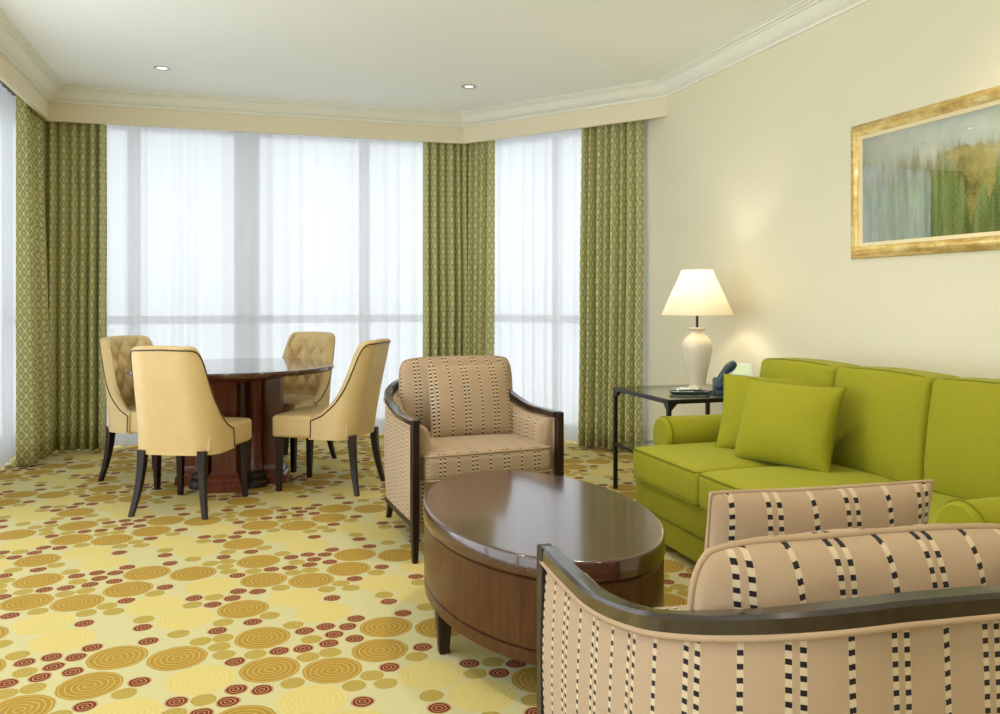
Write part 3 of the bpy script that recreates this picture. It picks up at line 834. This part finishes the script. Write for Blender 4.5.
# ------------------------------------------------------------------ lamp
LP = thing('table_lamp', 'cream ceramic urn table lamp with a pleated cone shade', 'table lamp', (2.65, 4.57, .641))
LP['label'] = 'cream ceramic urn table lamp with a wide cream shade'
m = MB(); m.lathe([(.0001, 0), (.052, 0), (.055, .004), (.055, .014), (.050, .020), (.050, .03), (.054, .06), (.066, .12), (.080, .18), (.090, .235), (.093, .27), (.088, .295), (.072, .318), (.050, .335), (.040, .346), (.040, .358), (.050, .366), (.058, .372), (.058, .378), (.02, .380), (.0001, .380)], 48); m.build('urn_base', 'ceramic', LP, smooth=50)
m = MB(); m.lathe([(.008, .378), (.008, .47), (.018, .472), (.018, .51), (.004, .512), (.004, .722)], 14); m.build('stem', 'black_metal', LP)
m = MB(); k = 64
m.loft([[(r*cos(a*2*pi/k), r*sin(a*2*pi/k), z) for a in range(k)] for r, z in ((.216, .455), (.214, .458), (.196, .50), (.150, .60), (.106, .695), (.094, .728), (.093, .73))], caps=False)
sh = m.build('lamp_shade', 'shade', LP, smooth=70, solid=.002)
m = MB(); m.lathe([(.012, .51), (.028, .55), (.03, .575), (.02, .60), (.0001, .608)], 16)
n = NT('bulb'); e = n.n('ShaderNodeEmission', Color=(1, .80, .55, 1), Strength=8.0); n.t.links.new(e.outputs[0], n.out.inputs[0]); M['bulb'] = n.m
m.build('bulb', 'bulb', LP)
l = bpy.data.lights.new('bulb_light', 'POINT'); l.energy = 3.5; l.color = (1, .92, .80); l.shadow_soft_size = .03
o = bpy.data.objects.new('bulb_light', l); COL.objects.link(o); o.parent = LP; o.location = (0, 0, .64)

# ------------------------------------------------------------------ telephone and tray
PH = thing('telephone', 'dark desk telephone with a raised handset and tilted display on the side table', 'telephone', (2.72, 4.27, .641), radians(-25))
PH.scale = (1.15, 1.15, 1.15)
m = MB()  # wedge body; local +y is the back
sec = []
for x in (-.10, -.092, .092, .10):
    e = .006 if abs(x) > .095 else 0
    sec.append([(x, -.10+e, 0), (x, .09-e, 0), (x, .09-e, .075-e), (x, .06, .08-e), (x, -.10+e, .022-e)])
m.loft(sec); bd = m.build('body', 'phone_plastic', PH, bevel=.004, smooth=30)
m = MB(); m.box(-.03, .085, -.06, .05, -.001, .004); kp = m.build('keypad', 'white_plastic', bd, loc=(0, -.02, .048), rot=(radians(20), 0, 0), bevel=.001)
m = MB()
for r_ in range(4):
    for c_ in range(3): m.box(-.015+c_*.030, .005+c_*.030, -.05+r_*.024, -.035+r_*.024, .004, .008)
m.build('keys', 'dark_plastic', kp, weld=False, bevel=.001)
m = MB(); m.box(-.005, .10, -.006, .006, 0, .085); ds_ = m.build('display_housing', 'white_plastic', PH, loc=(0, .06, .075), rot=(radians(-28), 0, 0), bevel=.004)
m = MB(); m.box(.010, .086, -.0075, -.0055, .018, .070); m.build('screen', 'display', ds_)
m = MB()
path = []
for k in range(15):
    t = k/14; path.append((-.085-.026*sin(pi*t)+.085*t, -.07+.05*t, .026+.135*t))
m.tube(path, [.015, .023, .025, .024, .021, .018, .017, .017, .017, .018, .021, .024, .025, .023, .015], 12); hs = m.build('handset', 'phone_plastic', PH, smooth=50)
m = MB(); path = []
for k in range(120):
    t = k/119; q = t*22*2*pi
    cx_, cy_ = -.10-.05*sin(pi*t), -.11-.02*sin(pi*t)+.15*t
    path.append((cx_+.006*cos(q), cy_, .009+.006*sin(q)))
m.tube(path, .002, 5); m.build('cord', 'dark_plastic', PH, smooth=80)

TR = thing('desk_tray', 'small dark tray with a white notepad and chrome rim, in front of the lamp', 'tray', (2.475, 4.36, .641), radians(-20))
m = MB(); k = 40
def stad(a, b, z): return [(a*math.copysign(abs(cos(t*2*pi/k))**.6, cos(t*2*pi/k)), b*math.copysign(abs(sin(t*2*pi/k))**.6, sin(t*2*pi/k)), z) for t in range(k)]
m.loft([stad(.10, .055, 0), stad(.112, .064, .010), stad(.115, .067, .018), stad(.108, .060, .018), stad(.10, .054, .008)]); m.build('tray', 'phone_plastic', TR, smooth=50)
m = MB(); m.tube([(x, y, .019) for x, y, z in stad(.113, .065, 0)], .003, 6, closed=True); m.build('rim', 'chrome', TR, smooth=80)
m = MB(); m.box(-.06, .02, -.04, .04, .009, .034); m.build('notepad', 'white_plastic', TR, bevel=.001)
m = MB(); m.tube([(-.07, -.075, .026), (.0, -.07, .030), (.09, -.062, .026)], [.004, .005, .002], 8); m.tube([(.05, -.03, .02), (.07, .035, .025)], .006, 8); m.build('pen', 'dark_plastic', TR, smooth=60)

# wall socket
WS = thing('wall_socket', 'small cream wall socket plate behind the telephone', 'wall socket', (XR, 4.62, .70))
m = MB(); m.box(-.008, 0, -.04, .04, 0, .08); m.build('plate', 'white_plastic', WS, bevel=.003)
m = MB(); m.box(-.010, -.007, -.012, .012, .028, .052); m.build('switch', 'white_plastic', WS)

# ------------------------------------------------------------------ painting
y0, y1, z0, z1 = 2.05, 3.61, 1.40, 2.08
PC = thing('framed_painting', 'abstract green and ochre painting under glass in a wide gilt frame', 'painting', (XR, (y0+y1)/2, (z0+z1)/2))
ay, az = (y1-y0)/2, (z1-z0)/2
def rect(i, x): return [(x, -ay+i, -az+i), (x, ay-i, -az+i), (x, ay-i, az-i), (x, -ay+i, az-i)]
m = MB(); m.loft([rect(0, 0), rect(0, -.014), rect(.004, -.020), rect(.010, -.022), rect(.018, -.032), rect(.030, -.038), rect(.044, -.034), rect(.050, -.024), rect(.056, -.022), rect(.060, -.018), rect(.060, 0)], caps=False); m.build('frame', 'gilt', PC, smooth=60)
m = MB(); m.loft([rect(.060, 0), rect(.060, -.018), rect(.076, -.012), rect(.078, -.010), rect(.078, 0)], caps=False); m.build('liner', 'liner', PC, smooth=30)
m = MB(); m.v = rect(.070, -.004); m.face((0, 1, 2, 3)); m.build('canvas', 'abstract_paint', PC, solid=.004, weld=False)
m = MB(); m.v = rect(.074, -.010); m.face((0, 1, 2, 3)); m.build('glass', 'picture_glass', PC, weld=False)
